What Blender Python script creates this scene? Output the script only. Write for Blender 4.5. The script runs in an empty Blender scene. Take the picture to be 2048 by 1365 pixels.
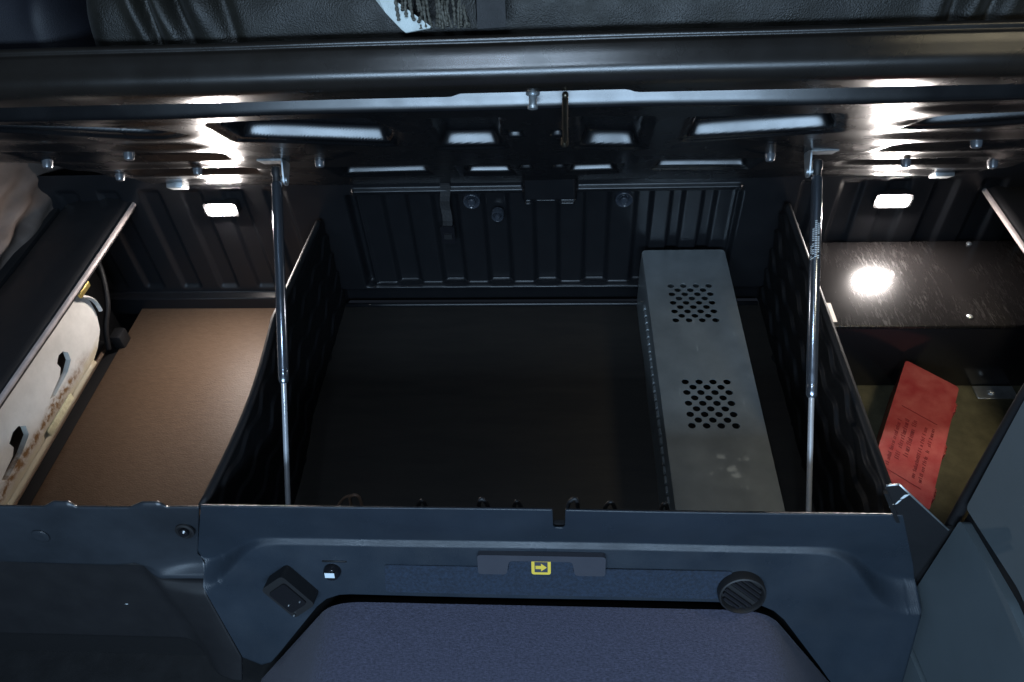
import bpy, bmesh, math, random
import numpy as np
from mathutils import Vector, Matrix

scene = bpy.context.scene
C = scene.collection
random.seed(7)

# ------------------------------------------------------------------ camera
cam_data = bpy.data.cameras.new("camera")
cam_data.sensor_width = 36.0
cam_data.lens = 36.0 * 1500.0 / 2048.0
cam_data.clip_start = 0.02
cam_data.clip_end = 50
cam = bpy.data.objects.new("camera", cam_data)
C.objects.link(cam)
right = Vector((0.99774016, 0.0460875, -0.04889296))
up = Vector((0.00123983, 0.7149232, 0.69920188))
fwd = Vector((-0.06717918, 0.69768242, -0.71325045))
m = Matrix.Identity(4)
for i in range(3):
    m[i][0], m[i][1], m[i][2] = right[i], up[i], -fwd[i]
m.translation = (0, 0, 1.70)
cam.matrix_world = m
scene.camera = cam

# ------------------------------------------------------------------ world, lights, exposure
world = bpy.data.worlds.new("World")
scene.world = world
world.use_nodes = True
bg = world.node_tree.nodes["Background"]
bg.inputs[0].default_value = (0.55, 0.70, 1.0, 1)
bg.inputs[1].default_value = 0.012

def area_light(name, loc, target, sx, sy, power, color):
    ld = bpy.data.lights.new(name, 'AREA')
    ld.shape = 'RECTANGLE'; ld.size = sx; ld.size_y = sy
    ld.energy = power; ld.color = color
    o = bpy.data.objects.new(name, ld)
    C.objects.link(o)
    o.location = loc
    d = Vector(target) - Vector(loc)
    o.rotation_euler = d.to_track_quat('-Z', 'Y').to_euler()
    return o

# cool daylight through the windscreen at the front of the cab, behind the camera
area_light("windscreen_light", (-0.12, -1.75, 1.85), (0.0, 0.9, 0.8), 2.1, 0.38, 86, (0.52, 0.74, 1.0))
# weak warm cab reading light high on the right
area_light("reading_light", (0.98, 0.40, 2.05), (0.92, 1.0, 0.45), 0.30, 0.20, 1.5, (1.0, 0.86, 0.58)).data.spread = math.radians(62)
# small cool ceiling lamp of the cab, above and behind the camera
area_light("ceiling_lamp", (-0.15, -0.25, 2.40), (-0.05, 0.7, 0.6), 0.36, 0.09, 9.0, (0.60, 0.78, 1.0))

vs = scene.view_settings
vs.view_transform = 'Standard'
vs.look = 'None'
vs.exposure = 0.0
vs.gamma = 1.0
vs.use_curve_mapping = False
scene.cycles.sample_clamp_indirect = 6.0
scene.cycles.use_denoising = True
scene.cycles.max_bounces = 8

# ------------------------------------------------------------------ materials
def mat(name, color, rough=0.5, metal=0.0, spec=0.5, var=0.0, var_scale=8.0, bump=0.0, bump_scale=200.0,
        color2=None, stretch=None, rough_var=0.0, coat=0.0, detail=4.0, sheen=0.0, scratches=0.0):
    mt = bpy.data.materials.new(name)
    mt.use_nodes = True
    nt = mt.node_tree; N = nt.nodes; L = nt.links
    b = N["Principled BSDF"]
    b.inputs["Base Color"].default_value = (*color, 1)
    b.inputs["Roughness"].default_value = rough
    b.inputs["Metallic"].default_value = metal
    b.inputs["Specular IOR Level"].default_value = spec
    b.inputs["Coat Weight"].default_value = coat
    b.inputs["Sheen Weight"].default_value = sheen
    tc = N.new("ShaderNodeTexCoord")
    src = tc.outputs["Object"]
    if stretch:
        mp = N.new("ShaderNodeMapping"); mp.inputs["Scale"].default_value = stretch
        L.new(src, mp.inputs["Vector"]); src = mp.outputs["Vector"]
    if var or rough_var:
        nz = N.new("ShaderNodeTexNoise"); nz.inputs["Scale"].default_value = var_scale
        nz.inputs["Detail"].default_value = detail; nz.inputs["Roughness"].default_value = 0.62
        L.new(src, nz.inputs["Vector"])
        ramp = N.new("ShaderNodeMapRange")
        ramp.inputs["From Min"].default_value = 0.3; ramp.inputs["From Max"].default_value = 0.7
        L.new(nz.outputs["Fac"], ramp.inputs["Value"])
        if var:
            mx = N.new("ShaderNodeMix"); mx.data_type = 'RGBA'
            c2 = color2 if color2 else tuple(min(1, c * (1 + var)) for c in color)
            c1 = color if color2 else tuple(c * (1 - var) for c in color)
            mx.inputs[6].default_value = (*c1, 1); mx.inputs[7].default_value = (*c2, 1)
            L.new(ramp.outputs[0], mx.inputs[0]); L.new(mx.outputs[2], b.inputs["Base Color"])
        if rough_var:
            mr = N.new("ShaderNodeMapRange")
            mr.inputs["To Min"].default_value = max(0.03, rough - rough_var)
            mr.inputs["To Max"].default_value = min(1, rough + rough_var)
            nz2 = N.new("ShaderNodeTexNoise"); nz2.inputs["Scale"].default_value = var_scale * 2.3
            nz2.inputs["Detail"].default_value = 6
            L.new(src, nz2.inputs["Vector"])
            mr.inputs["From Min"].default_value = 0.3; mr.inputs["From Max"].default_value = 0.7
            L.new(nz2.outputs["Fac"], mr.inputs["Value"]); L.new(mr.outputs[0], b.inputs["Roughness"])
    if bump or scratches:
        bp = N.new("ShaderNodeBump"); bp.inputs["Distance"].default_value = 0.002
        bp.inputs["Strength"].default_value = bump if bump else scratches
        nb = N.new("ShaderNodeTexNoise"); nb.inputs["Scale"].default_value = bump_scale; nb.inputs["Detail"].default_value = 3
        L.new(src, nb.inputs["Vector"]); L.new(nb.outputs["Fac"], bp.inputs["Height"])
        L.new(bp.outputs["Normal"], b.inputs["Normal"])
    return mt

M = {}
M['lid'] = mat('black_lid_paint', (0.005, 0.0052, 0.006), 0.27, spec=0.6, rough_var=0.05, var_scale=5, bump=0.02, bump_scale=60)
M['lip'] = mat('black_lip_plastic', (0.011, 0.0092, 0.0078), 0.28, spec=0.6, rough_var=0.05, var_scale=6, var=0.25, bump=0.06, bump_scale=900)
M['mattress'] = mat('dark_mattress_cover', (0.0085, 0.0080, 0.0060), 0.46, spec=0.35, var=0.5, var_scale=14, bump=0.45, bump_scale=500, sheen=0.03, rough_var=0.1)
M['cushion'] = mat('dark_blue_cushion_cover', (0.007, 0.0075, 0.011), 0.6, spec=0.3, var=0.3, var_scale=9, bump=0.25, bump_scale=700)
M['strap_grey'] = mat('grey_webbing', (0.55, 0.60, 0.58), 0.6, var=0.12, var_scale=60, bump=0.5, bump_scale=900, stretch=(1, .2, 1))
M['strap_black'] = mat('black_webbing', (0.016, 0.016, 0.017), 0.65, var=0.3, var_scale=40, bump=0.5, bump_scale=900)
M['cord'] = mat('dark_cord', (0.075, 0.072, 0.058), 0.6, var=0.5, var_scale=300, bump=0.8, bump_scale=500)
M['liner'] = mat('black_moulded_liner', (0.008, 0.0085, 0.010), 0.33, spec=0.4, rough_var=0.05, var_scale=10, bump=0.05, bump_scale=800)
M['divider'] = mat('black_divider_plastic', (0.007, 0.007, 0.008), 0.52, spec=0.28, rough_var=0.08, var_scale=20, bump=0.08, bump_scale=600)
M['board'] = mat('brown_floor_board', (0.100, 0.062, 0.038), 0.50, var=0.5, color2=(0.138, 0.088, 0.056), var_scale=90, stretch=(0.5, 1.6, 1), bump=0.40, bump_scale=420, rough_var=0.09, detail=8.0)
M['board_shaded'] = mat('shaded_brown_floor_board', (0.022, 0.019, 0.017), 0.6, var=0.4, color2=(0.032, 0.027, 0.023), var_scale=14, stretch=(0.5, 3.0, 1), bump=0.12, bump_scale=260)  # brown board with the middle compartment's shade put into its colour
M['olive'] = mat('olive_rubber_floor', (0.080, 0.074, 0.044), 0.65, var=0.35, var_scale=22, bump=0.35, bump_scale=260)
M['galv'] = mat('galvanised_steel', (0.62, 0.66, 0.68), 0.38, metal=0.85, var=0.15, var_scale=60, rough_var=0.1)
M['tube'] = mat('strut_cylinder_paint', (0.26, 0.29, 0.34), 0.20, metal=0.9, rough_var=0.03, var_scale=30)
M['chrome'] = mat('chrome_rod', (0.72, 0.74, 0.78), 0.22, metal=0.6)
M['black'] = mat('matt_black', (0.010, 0.010, 0.011), 0.55, bump=0.05, bump_scale=700)
M['gloss_black'] = mat('gloss_black', (0.010, 0.010, 0.012), 0.18)
M['handle'] = mat('grey_latch_plastic', (0.050, 0.052, 0.064), 0.34, rough_var=0.08, var_scale=12, bump=0.15, bump_scale=900)
M['cup'] = mat('grey_plastic_cup', (0.035, 0.04, 0.05), 0.15, spec=0.9)
M['bumper'] = mat('grey_rubber_bumper', (0.085, 0.09, 0.10), 0.26, spec=0.8)
M['panel'] = mat('grey_front_panel', (0.021, 0.029, 0.040), 0.36, var=0.18, var_scale=6, bump=0.30, bump_scale=900, rough_var=0.12)
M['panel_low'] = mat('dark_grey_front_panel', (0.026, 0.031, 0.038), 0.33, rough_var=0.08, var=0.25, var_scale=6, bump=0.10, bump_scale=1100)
M['felt'] = mat('blue_grey_felt', (0.011, 0.021, 0.040), 0.8, var=0.45, var_scale=180, bump=0.6, bump_scale=500, sheen=0.05)
M['carpet'] = mat('blue_grey_carpet', (0.070, 0.070, 0.108), 0.92, var=0.45, var_scale=300, bump=0.8, bump_scale=800, sheen=0.10, stretch=(0.6, 1.2, 1), detail=6.0)
M['floor'] = mat('black_cab_floor', (0.012, 0.012, 0.013), 0.6, var=0.3, var_scale=20, bump=0.2, bump_scale=300)
M['cabinet'] = mat('grey_green_cabinet', (0.115, 0.142, 0.155), 0.50, var=0.10, var_scale=4, bump=0.15, bump_scale=900)
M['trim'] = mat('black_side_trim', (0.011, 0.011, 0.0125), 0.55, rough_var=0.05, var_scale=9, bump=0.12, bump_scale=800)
M['trim_edge'] = mat('pinkish_trim_edge', (0.30, 0.26, 0.25), 0.5, var=0.2, var_scale=30)
M['curtain'] = mat('brown_grey_curtain', (0.115, 0.088, 0.074), 0.75, var=0.15, var_scale=12, bump=0.25, bump_scale=600)
M['brass'] = mat('yellow_brass', (0.62, 0.48, 0.16), 0.32, metal=0.9, var=0.3, var_scale=120)
M['red'] = mat('red_case_plastic', (0.28, 0.026, 0.029), 0.36, var=0.5, color2=(0.39, 0.088, 0.076), var_scale=26, rough_var=0.08, bump=0.10, bump_scale=500)
M['red_dark'] = mat('dark_red_print', (0.20, 0.014, 0.020), 0.5, var=0.3, var_scale=90)
M['yellow'] = mat('yellow_label', (0.80, 0.58, 0.07), 0.45, var=0.06, var_scale=60)
M['label_dark'] = mat('dark_label_field', (0.05, 0.055, 0.075), 0.5)
M['white_print'] = mat('white_print', (0.72, 0.80, 0.84), 0.6)
M['tape'] = mat('cream_tape', (0.52, 0.47, 0.41), 0.6, var=0.15, var_scale=80, bump=0.2, bump_scale=400)
M['wire'] = mat('brown_wire', (0.16, 0.10, 0.07), 0.5)
M['dark_steel'] = mat('dark_oily_steel', (0.11, 0.095, 0.07), 0.3, metal=0.9, var=0.3, var_scale=90)
M['clear'] = mat('yellowed_plastic', (0.55, 0.50, 0.32), 0.18, spec=0.7, var=0.2, var_scale=90)

def emission_mat(name, color, strength):
    mt = bpy.data.materials.new(name); mt.use_nodes = True
    nt = mt.node_tree; nt.nodes.clear()
    e = nt.nodes.new("ShaderNodeEmission"); o = nt.nodes.new("ShaderNodeOutputMaterial")
    e.inputs[0].default_value = (*color, 1); e.inputs[1].default_value = strength
    nt.links.new(e.outputs[0], o.inputs[0])
    return mt
M['led'] = emission_mat('lit_led_lens', (1.0, 0.91, 0.86), 740)

def aluminium_mat():
    mt = mat('brushed_aluminium', (0.40, 0.43, 0.44), 0.38, metal=0.75, rough_var=0.07, var_scale=9, var=0.16)
    nt = mt.node_tree; N = nt.nodes; L = nt.links; b = N["Principled BSDF"]
    old = b.inputs["Base Color"].links[0].from_socket
    tc = N.new("ShaderNodeTexCoord")
    # pale dried splashes, with a shape of their own, towards the front end of the lid
    nz = N.new("ShaderNodeTexNoise"); nz.inputs["Scale"].default_value = 38; nz.inputs["Detail"].default_value = 5
    L.new(tc.outputs["Object"], nz.inputs["Vector"])
    g = N.new("ShaderNodeVectorMath"); g.operation = 'DISTANCE'
    sc = N.new("ShaderNodeMapping"); sc.inputs["Scale"].default_value = (1, 0.8, 0)
    L.new(tc.outputs["Object"], sc.inputs["Vector"]); L.new(sc.outputs[0], g.inputs[0])
    g.inputs[1].default_value = (0.315, 0.838 * 0.8, 0)
    mr = N.new("ShaderNodeMapRange"); mr.inputs["From Min"].default_value = 0.0; mr.inputs["From Max"].default_value = 0.075
    mr.inputs["To Min"].default_value = 0.13; mr.inputs["To Max"].default_value = -0.2
    L.new(g.outputs["Value"], mr.inputs["Value"])
    ad = N.new("ShaderNodeMath"); ad.operation = 'ADD'
    L.new(nz.outputs["Fac"], ad.inputs[0]); L.new(mr.outputs[0], ad.inputs[1])
    st = N.new("ShaderNodeMapRange"); st.inputs["From Min"].default_value = 0.60; st.inputs["From Max"].default_value = 0.70
    L.new(ad.outputs[0], st.inputs["Value"])
    # scuffs
    sv = N.new("ShaderNodeTexNoise"); sv.inputs["Scale"].default_value = 30; sv.inputs["Detail"].default_value = 8
    mp = N.new("ShaderNodeMapping"); mp.inputs["Rotation"].default_value = (0, 0, 0.7); mp.inputs["Scale"].default_value = (3.5, 0.9, 1)
    L.new(tc.outputs["Object"], mp.inputs["Vector"]); L.new(mp.outputs[0], sv.inputs["Vector"])
    s2 = N.new("ShaderNodeMapRange"); s2.inputs["From Min"].default_value = 0.66; s2.inputs["From Max"].default_value = 0.74
    s2.inputs["To Max"].default_value = 0.5
    L.new(sv.outputs["Fac"], s2.inputs["Value"])
    mx = N.new("ShaderNodeMath"); mx.operation = 'MAXIMUM'
    L.new(st.outputs[0], mx.inputs[0]); L.new(s2.outputs[0], mx.inputs[1])
    mix = N.new("ShaderNodeMix"); mix.data_type = 'RGBA'
    L.new(mx.outputs[0], mix.inputs[0]); L.new(old, mix.inputs[6]); mix.inputs[7].default_value = (0.50, 0.52, 0.50, 1)
    L.new(mix.outputs[2], b.inputs["Base Color"])
    ml = N.new("ShaderNodeMath"); ml.operation = 'MULTIPLY_ADD'; ml.inputs[1].default_value = -0.4; ml.inputs[2].default_value = 0.75
    L.new(mx.outputs[0], ml.inputs[0]); L.new(ml.outputs[0], b.inputs["Metallic"])
    return mt
M['alu'] = aluminium_mat()

def scratched_black():
    mt = mat('scratched_black_enamel', (0.011, 0.010, 0.010), 0.13, spec=0.5)
    nt = mt.node_tree; N = nt.nodes; L = nt.links; b = N["Principled BSDF"]
    tc = N.new("ShaderNodeTexCoord")
    outs = []
    for rot, sc_ in ((0.9, (75, 13, 1)), (0.5, (90, 11, 1)), (1.35, (80, 16, 1))):
        mp = N.new("ShaderNodeMapping"); mp.inputs["Rotation"].default_value = (0, 0, rot); mp.inputs["Scale"].default_value = sc_
        nz = N.new("ShaderNodeTexNoise"); nz.inputs["Scale"].default_value = 1.6; nz.inputs["Detail"].default_value = 5; nz.inputs["Roughness"].default_value = .7
        L.new(tc.outputs["Object"], mp.inputs["Vector"]); L.new(mp.outputs[0], nz.inputs["Vector"])
        r = N.new("ShaderNodeMapRange"); r.inputs["From Min"].default_value = 0.57; r.inputs["From Max"].default_value = 0.70
        L.new(nz.outputs["Fac"], r.inputs["Value"]); outs.append(r.outputs[0])
    a = N.new("ShaderNodeMath"); a.operation = 'MAXIMUM'; L.new(outs[0], a.inputs[0]); L.new(outs[1], a.inputs[1])
    a2 = N.new("ShaderNodeMath"); a2.operation = 'MAXIMUM'; L.new(a.outputs[0], a2.inputs[0]); L.new(outs[2], a2.inputs[1])
    pn = N.new("ShaderNodeTexNoise"); pn.inputs["Scale"].default_value = 9; pn.inputs["Detail"].default_value = 4
    L.new(tc.outputs["Object"], pn.inputs["Vector"])
    pr = N.new("ShaderNodeMapRange"); pr.inputs["From Min"].default_value = 0.40; pr.inputs["From Max"].default_value = 0.75
    L.new(pn.outputs["Fac"], pr.inputs["Value"])
    ml = N.new("ShaderNodeMath"); ml.operation = 'MULTIPLY'; L.new(a2.outputs[0], ml.inputs[0]); L.new(pr.outputs[0], ml.inputs[1])
    rr = N.new("ShaderNodeMapRange"); rr.inputs["To Min"].default_value = 0.26; rr.inputs["To Max"].default_value = 0.50
    L.new(ml.outputs[0], rr.inputs["Value"]); L.new(rr.outputs[0], b.inputs["Roughness"])
    bp = N.new("ShaderNodeBump"); bp.inputs["Strength"].default_value = 0.16; bp.inputs["Distance"].default_value = 0.001
    L.new(ml.outputs[0], bp.inputs["Height"]); L.new(bp.outputs[0], b.inputs["Normal"])
    mx = N.new("ShaderNodeMix"); mx.data_type = 'RGBA'; mx.inputs[6].default_value = (0.011, 0.010, 0.010, 1); mx.inputs[7].default_value = (0.05, 0.047, 0.045, 1)
    L.new(ml.outputs[0], mx.inputs[0]); L.new(mx.outputs[2], b.inputs["Base Color"])
    return mt
M['enamel'] = scratched_black()

def white_paint():
    mt = mat('white_body_paint', (0.56, 0.54, 0.50), 0.16, spec=0.5, var=0.12, var_scale=16, coat=0.4, detail=8.0)
    nt = mt.node_tree; N = nt.nodes; L = nt.links; b = N["Principled BSDF"]
    old = b.inputs["Base Color"].links[0].from_socket
    tc = N.new("ShaderNodeTexCoord"); sp = N.new("ShaderNodeSeparateXYZ"); L.new(tc.outputs["Object"], sp.inputs[0])
    # rust runs along a seam low on the panel
    nz = N.new("ShaderNodeTexNoise"); nz.inputs["Scale"].default_value = 26; nz.inputs["Detail"].default_value = 7; nz.inputs["Roughness"].default_value = .7
    L.new(tc.outputs["Object"], nz.inputs["Vector"])
    zz = N.new("ShaderNodeMath"); zz.operation = 'MULTIPLY_ADD'; zz.inputs[1].default_value = 0.045; zz.inputs[2].default_value = -0.0225
    L.new(nz.outputs["Fac"], zz.inputs[0])
    za = N.new("ShaderNodeMath"); za.operation = 'ADD'; L.new(sp.outputs["Z"], za.inputs[0]); L.new(zz.outputs[0], za.inputs[1])
    d = N.new("ShaderNodeMath"); d.operation = 'SUBTRACT'; L.new(za.outputs[0], d.inputs[0]); d.inputs[1].default_value = 0.487
    ab = N.new("ShaderNodeMath"); ab.operation = 'ABSOLUTE'; L.new(d.outputs[0], ab.inputs[0])
    r = N.new("ShaderNodeMapRange"); r.inputs["From Min"].default_value = 0.003; r.inputs["From Max"].default_value = 0.017
    r.inputs["To Min"].default_value = 1; r.inputs["To Max"].default_value = 0
    L.new(ab.outputs[0], r.inputs["Value"])
    n2 = N.new("ShaderNodeTexNoise"); n2.inputs["Scale"].default_value = 70; n2.inputs["Detail"].default_value = 5
    L.new(tc.outputs["Object"], n2.inputs["Vector"])
    r2 = N.new("ShaderNodeMapRange"); r2.inputs["From Min"].default_value = 0.30; r2.inputs["From Max"].default_value = 0.52
    L.new(n2.outputs["Fac"], r2.inputs["Value"])
    # rust only in front of y = 1.2
    ry = N.new("ShaderNodeMapRange"); ry.inputs["From Min"].default_value = 1.17; ry.inputs["From Max"].default_value = 1.06
    L.new(sp.outputs["Y"], ry.inputs["Value"])
    ml = N.new("ShaderNodeMath"); ml.operation = 'MULTIPLY'; L.new(r.outputs[0], ml.inputs[0]); L.new(r2.outputs[0], ml.inputs[1])
    m2 = N.new("ShaderNodeMath"); m2.operation = 'MULTIPLY'; L.new(ml.outputs[0], m2.inputs[0]); L.new(ry.outputs[0], m2.inputs[1])
    # dirty lower border
    rd = N.new("ShaderNodeMapRange"); rd.inputs["From Min"].default_value = 0.488; rd.inputs["From Max"].default_value = 0.468
    rd.inputs["To Max"].default_value = 0.75
    L.new(za.outputs[0], rd.inputs["Value"])
    mixd = N.new("ShaderNodeMix"); mixd.data_type = 'RGBA'; L.new(rd.outputs[0], mixd.inputs[0]); L.new(old, mixd.inputs[6]); mixd.inputs[7].default_value = (0.34, 0.27, 0.15, 1)
    mix = N.new("ShaderNodeMix"); mix.data_type = 'RGBA'
    L.new(m2.outputs[0], mix.inputs[0]); L.new(mixd.outputs[2], mix.inputs[6]); mix.inputs[7].default_value = (0.15, 0.070, 0.016, 1)
    L.new(mix.outputs[2], b.inputs["Base Color"])
    rr = N.new("ShaderNodeMath"); rr.operation = 'MULTIPLY_ADD'; rr.inputs[1].default_value = 0.6; rr.inputs[2].default_value = 0.14
    L.new(m2.outputs[0], rr.inputs[0]); L.new(rr.outputs[0], b.inputs["Roughness"])
    return mt
M['white'] = white_paint()

# ------------------------------------------------------------------ mesh helpers
def link(name, me, material, parent=None, smooth=False):
    o = bpy.data.objects.new(name, me)
    C.objects.link(o)
    if material is not None and not me.materials:
        me.materials.append(material)
    if smooth:
        me.polygons.foreach_set("use_smooth", [True] * len(me.polygons))
    if parent is not None:
        o.parent = parent
        o.matrix_parent_inverse = Matrix.Translation(-Vector(parent.location)) if parent.type == 'EMPTY' else Matrix.Identity(4)
    return o

def thing(name, label, cat, loc=(0, 0, 0), group=None):
    o = bpy.data.objects.new(name, None); C.objects.link(o)
    o.empty_display_size = 0.05
    o.location = loc
    tag(o, label, cat, group)
    return o

def tag(o, label, cat, group=None):
    o["label"] = label; o["category"] = cat
    if group: o["group"] = group
    return o

def structure(o, label=None):
    o["kind"] = "structure"
    if label: o["label"] = label
    return o

def from_bm(name, bm, material, parent=None, smooth=False, angle=None):
    bmesh.ops.recalc_face_normals(bm, faces=bm.faces)
    me = bpy.data.meshes.new(name); bm.to_mesh(me); bm.free()
    o = link(name, me, material, parent, smooth)
    if angle:
        me.polygons.foreach_set("use_smooth", [True] * len(me.polygons))
        me.set_sharp_from_angle(angle=math.radians(angle))
    return o

def add_box(bm, lo, hi, bevel=0.0, seg=2, mtx=None):
    r = bmesh.ops.create_cube(bm, size=1.0)
    vs_ = r['verts']
    c = [(a + b) / 2 for a, b in zip(lo, hi)]; s = [abs(b - a) for a, b in zip(lo, hi)]
    for v in vs_:
        v.co = Vector((v.co.x * s[0] + c[0], v.co.y * s[1] + c[1], v.co.z * s[2] + c[2]))
    if bevel > 0:
        es = list({e for v in vs_ for e in v.link_edges})
        rb = bmesh.ops.bevel(bm, geom=es, offset=bevel, segments=seg, affect='EDGES', profile=0.5)
        vs_ = list({v for f in rb['faces'] for v in f.verts} | {v for v in vs_ if v.is_valid})
    if mtx is not None:
        for v in vs_: v.co = mtx @ v.co
    return vs_

def box(name, lo, hi, material, parent=None, bevel=0.002, seg=2, mtx=None):
    bm = bmesh.new(); add_box(bm, lo, hi, bevel, seg)
    if mtx is not None: bmesh.ops.transform(bm, matrix=mtx, verts=bm.verts)
    return from_bm(name, bm, material, parent, angle=40)

def frame_from(d):
    d = Vector(d).normalized()
    a = Vector((0, 0, 1)) if abs(d.z) < 0.9 else Vector((1, 0, 0))
    x = d.cross(a).normalized(); y = d.cross(x).normalized()
    return x, y, d

def lathe(bm, p0, axis, prof, n=24):
    """prof: list of (distance along axis, radius)"""
    x, y, d = frame_from(axis); p0 = Vector(p0)
    rings = []
    for t, r in prof:
        rings.append([bm.verts.new(p0 + d * t + (x * math.cos(2 * math.pi * k / n) + y * math.sin(2 * math.pi * k / n)) * max(r, 1e-5)) for k in range(n)])
    for a, b in zip(rings, rings[1:]):
        for k in range(n):
            bm.faces.new((a[k], a[(k + 1) % n], b[(k + 1) % n], b[k]))
    bm.faces.new(rings[0]); bm.faces.new(list(reversed(rings[-1])))

def lathe_obj(name, p0, axis, prof, material, parent=None, n=24, angle=35):
    bm = bmesh.new(); lathe(bm, p0, axis, prof, n)
    return from_bm(name, bm, material, parent, angle=angle)

def tube(bm, pts, r, n=8):
    pts = [Vector(p) for p in pts]
    rings = []
    prevx = None
    for i, p in enumerate(pts):
        d = (pts[min(i + 1, len(pts) - 1)] - pts[max(i - 1, 0)]).normalized()
        if prevx is None:
            x, y, _ = frame_from(d)
        else:
            x = (prevx - d * prevx.dot(d)).normalized(); y = d.cross(x)
        prevx = x
        rr = r[i] if isinstance(r, (list, tuple)) else r
        rings.append([bm.verts.new(p + (x * math.cos(2 * math.pi * k / n) + y * math.sin(2 * math.pi * k / n)) * rr) for k in range(n)])
    for a, b in zip(rings, rings[1:]):
        for k in range(n):
            bm.faces.new((a[k], a[(k + 1) % n], b[(k + 1) % n], b[k]))
    bm.faces.new(rings[0]); bm.faces.new(list(reversed(rings[-1])))

def smooth_path(pts, k=6):
    pts = [Vector(p) for p in pts]
    out = []
    for i in range(len(pts) - 1):
        p0 = pts[max(i - 1, 0)]; p1 = pts[i]; p2 = pts[i + 1]; p3 = pts[min(i + 2, len(pts) - 1)]
        for j in range(k):
            t = j / k
            out.append(0.5 * ((2 * p1) + (p2 - p0) * t + (2 * p0 - 5 * p1 + 4 * p2 - p3) * t * t + (3 * p1 - p0 - 3 * p2 + p3) * t ** 3))
    out.append(pts[-1])
    return out

def tube_obj(name, pts, r, material, parent=None, n=8, k=6):
    bm = bmesh.new(); tube(bm, smooth_path(pts, k) if k else pts, r, n)
    return from_bm(name, bm, material, parent, smooth=True)

def prism(bm, poly, o, ex, ey, ez, depth, holes=()):
    """poly of (a,b) in plane o + a*ex + b*ey, extruded by depth along ez; holes: list of polys"""
    o, ex, ey, ez = Vector(o), Vector(ex), Vector(ey), Vector(ez)
    loops = [poly] + list(holes)
    fr, bk, edges_f = [], [], []
    for lp in loops:
        f = [bm.verts.new(o + ex * a + ey * b) for a, b in lp]
        k = [bm.verts.new(o + ex * a + ey * b + ez * depth) for a, b in lp]
        fr.append(f); bk.append(k)
    def fill(loopset):
        es = []
        for lp in loopset:
            for i in range(len(lp)):
                es.append(bm.edges.new((lp[i], lp[(i + 1) % len(lp)])))
        bmesh.ops.triangle_fill(bm, use_beauty=True, use_dissolve=False, edges=es)
    if holes:
        fill(fr); fill(bk)
    else:
        bm.faces.new(fr[0]); bm.faces.new(list(reversed(bk[0])))
    for f, k in zip(fr, bk):
        n = len(f)
        for i in range(n):
            bm.faces.new((f[i], f[(i + 1) % n], k[(i + 1) % n], k[i]))

def prism_obj(name, poly, o, ex, ey, ez, depth, material, parent=None, holes=(), bevel=0.0, angle=40, seg=2):
    bm = bmesh.new(); prism(bm, poly, o, ex, ey, ez, depth, holes)
    if bevel:
        bmesh.ops.bevel(bm, geom=[e for e in bm.edges if e.calc_face_angle(0) > 0.6], offset=bevel, segments=seg, affect='EDGES', profile=0.5)
    return from_bm(name, bm, material, parent, angle=angle)

def grid_obj(name, P, material, parent=None, smooth=True, solid=0.0, flip=False, angle=None):
    """P: array (nu, nv, 3)"""
    nu, nv, _ = P.shape
    me = bpy.data.meshes.new(name)
    idx = np.arange(nu * nv).reshape(nu, nv)
    q = np.stack([idx[:-1, :-1], idx[1:, :-1], idx[1:, 1:], idx[:-1, 1:]], -1).reshape(-1, 4)
    if flip: q = q[:, ::-1]
    me.vertices.add(nu * nv); me.vertices.foreach_set("co", P.reshape(-1).astype(np.float32))
    me.loops.add(q.size); me.loops.foreach_set("vertex_index", q.reshape(-1).astype(np.int32))
    me.polygons.add(len(q)); me.polygons.foreach_set("loop_start", (np.arange(len(q)) * 4).astype(np.int32))
    me.update(calc_edges=True); me.validate()
    o = link(name, me, material, parent, smooth)
    if angle: me.set_sharp_from_angle(angle=math.radians(angle))
    if solid:
        md = o.modifiers.new("solid", 'SOLIDIFY'); md.thickness = solid; md.offset = -1
    return o

def sstep(x):
    x = np.clip(x, 0, 1); return x * x * (3 - 2 * x)

def rounded(poly, r, seg=4):
    out = []
    n = len(poly)
    for i in range(n):
        p = Vector(poly[i]); a = Vector(poly[i - 1]); b = Vector(poly[(i + 1) % n])
        da = (a - p); db = (b - p)
        rr = min(r, da.length * 0.45, db.length * 0.45)
        s = p + da.normalized() * rr; e = p + db.normalized() * rr
        for k in range(seg + 1):
            t = k / seg
            q = (1 - t) ** 2 * s + 2 * t * (1 - t) * p + t * t * e
            out.append((q.x, q.y))
    return out

def circle(cx, cy, r, n=14):
    return [(cx + r * math.cos(2 * math.pi * k / n), cy + r * math.sin(2 * math.pi * k / n)) for k in range(n)]

def tick_text(bm, o, ex, ey, ez, lines, rng, thick=0.0006):
    """rows of small illegible strokes: lines = (a0, a1, b, height)"""
    for a0, a1, b, h in lines:
        a = a0
        while a < a1:
            w = h * rng.uniform(0.45, 0.75)
            if rng.random() < 0.13:
                a += w; continue
            sw = h * 0.16
            kinds = rng.choice(['l', 'n', 'e', 'i', 't'])
            bars = []
            if kinds in 'lni': bars.append((a, b, a + sw, b + h * (1.0 if kinds == 'l' else .72)))
            if kinds == 'n': bars += [(a + w * .6, b, a + w * .6 + sw, b + h * .72), (a + sw, b + h * .58, a + w * .6, b + h * .72)]
            if kinds == 'e': bars += [(a, b, a + sw, b + h * .72), (a + sw, b, a + w * .7, b + sw), (a + sw, b + h * .32, a + w * .7, b + h * .32 + sw), (a + sw, b + h * .58, a + w * .7, b + h * .72)]
            if kinds == 't': bars += [(a + w * .3, b, a + w * .3 + sw, b + h), (a, b + h * .6, a + w * .3, b + h * .6 + sw)]
            for (x0, y0, x1, y1) in bars:
                prism(bm, [(x0, y0), (x1, y0), (x1, y1), (x0, y1)], o, ex, ey, ez, thick)
            a += w

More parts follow.
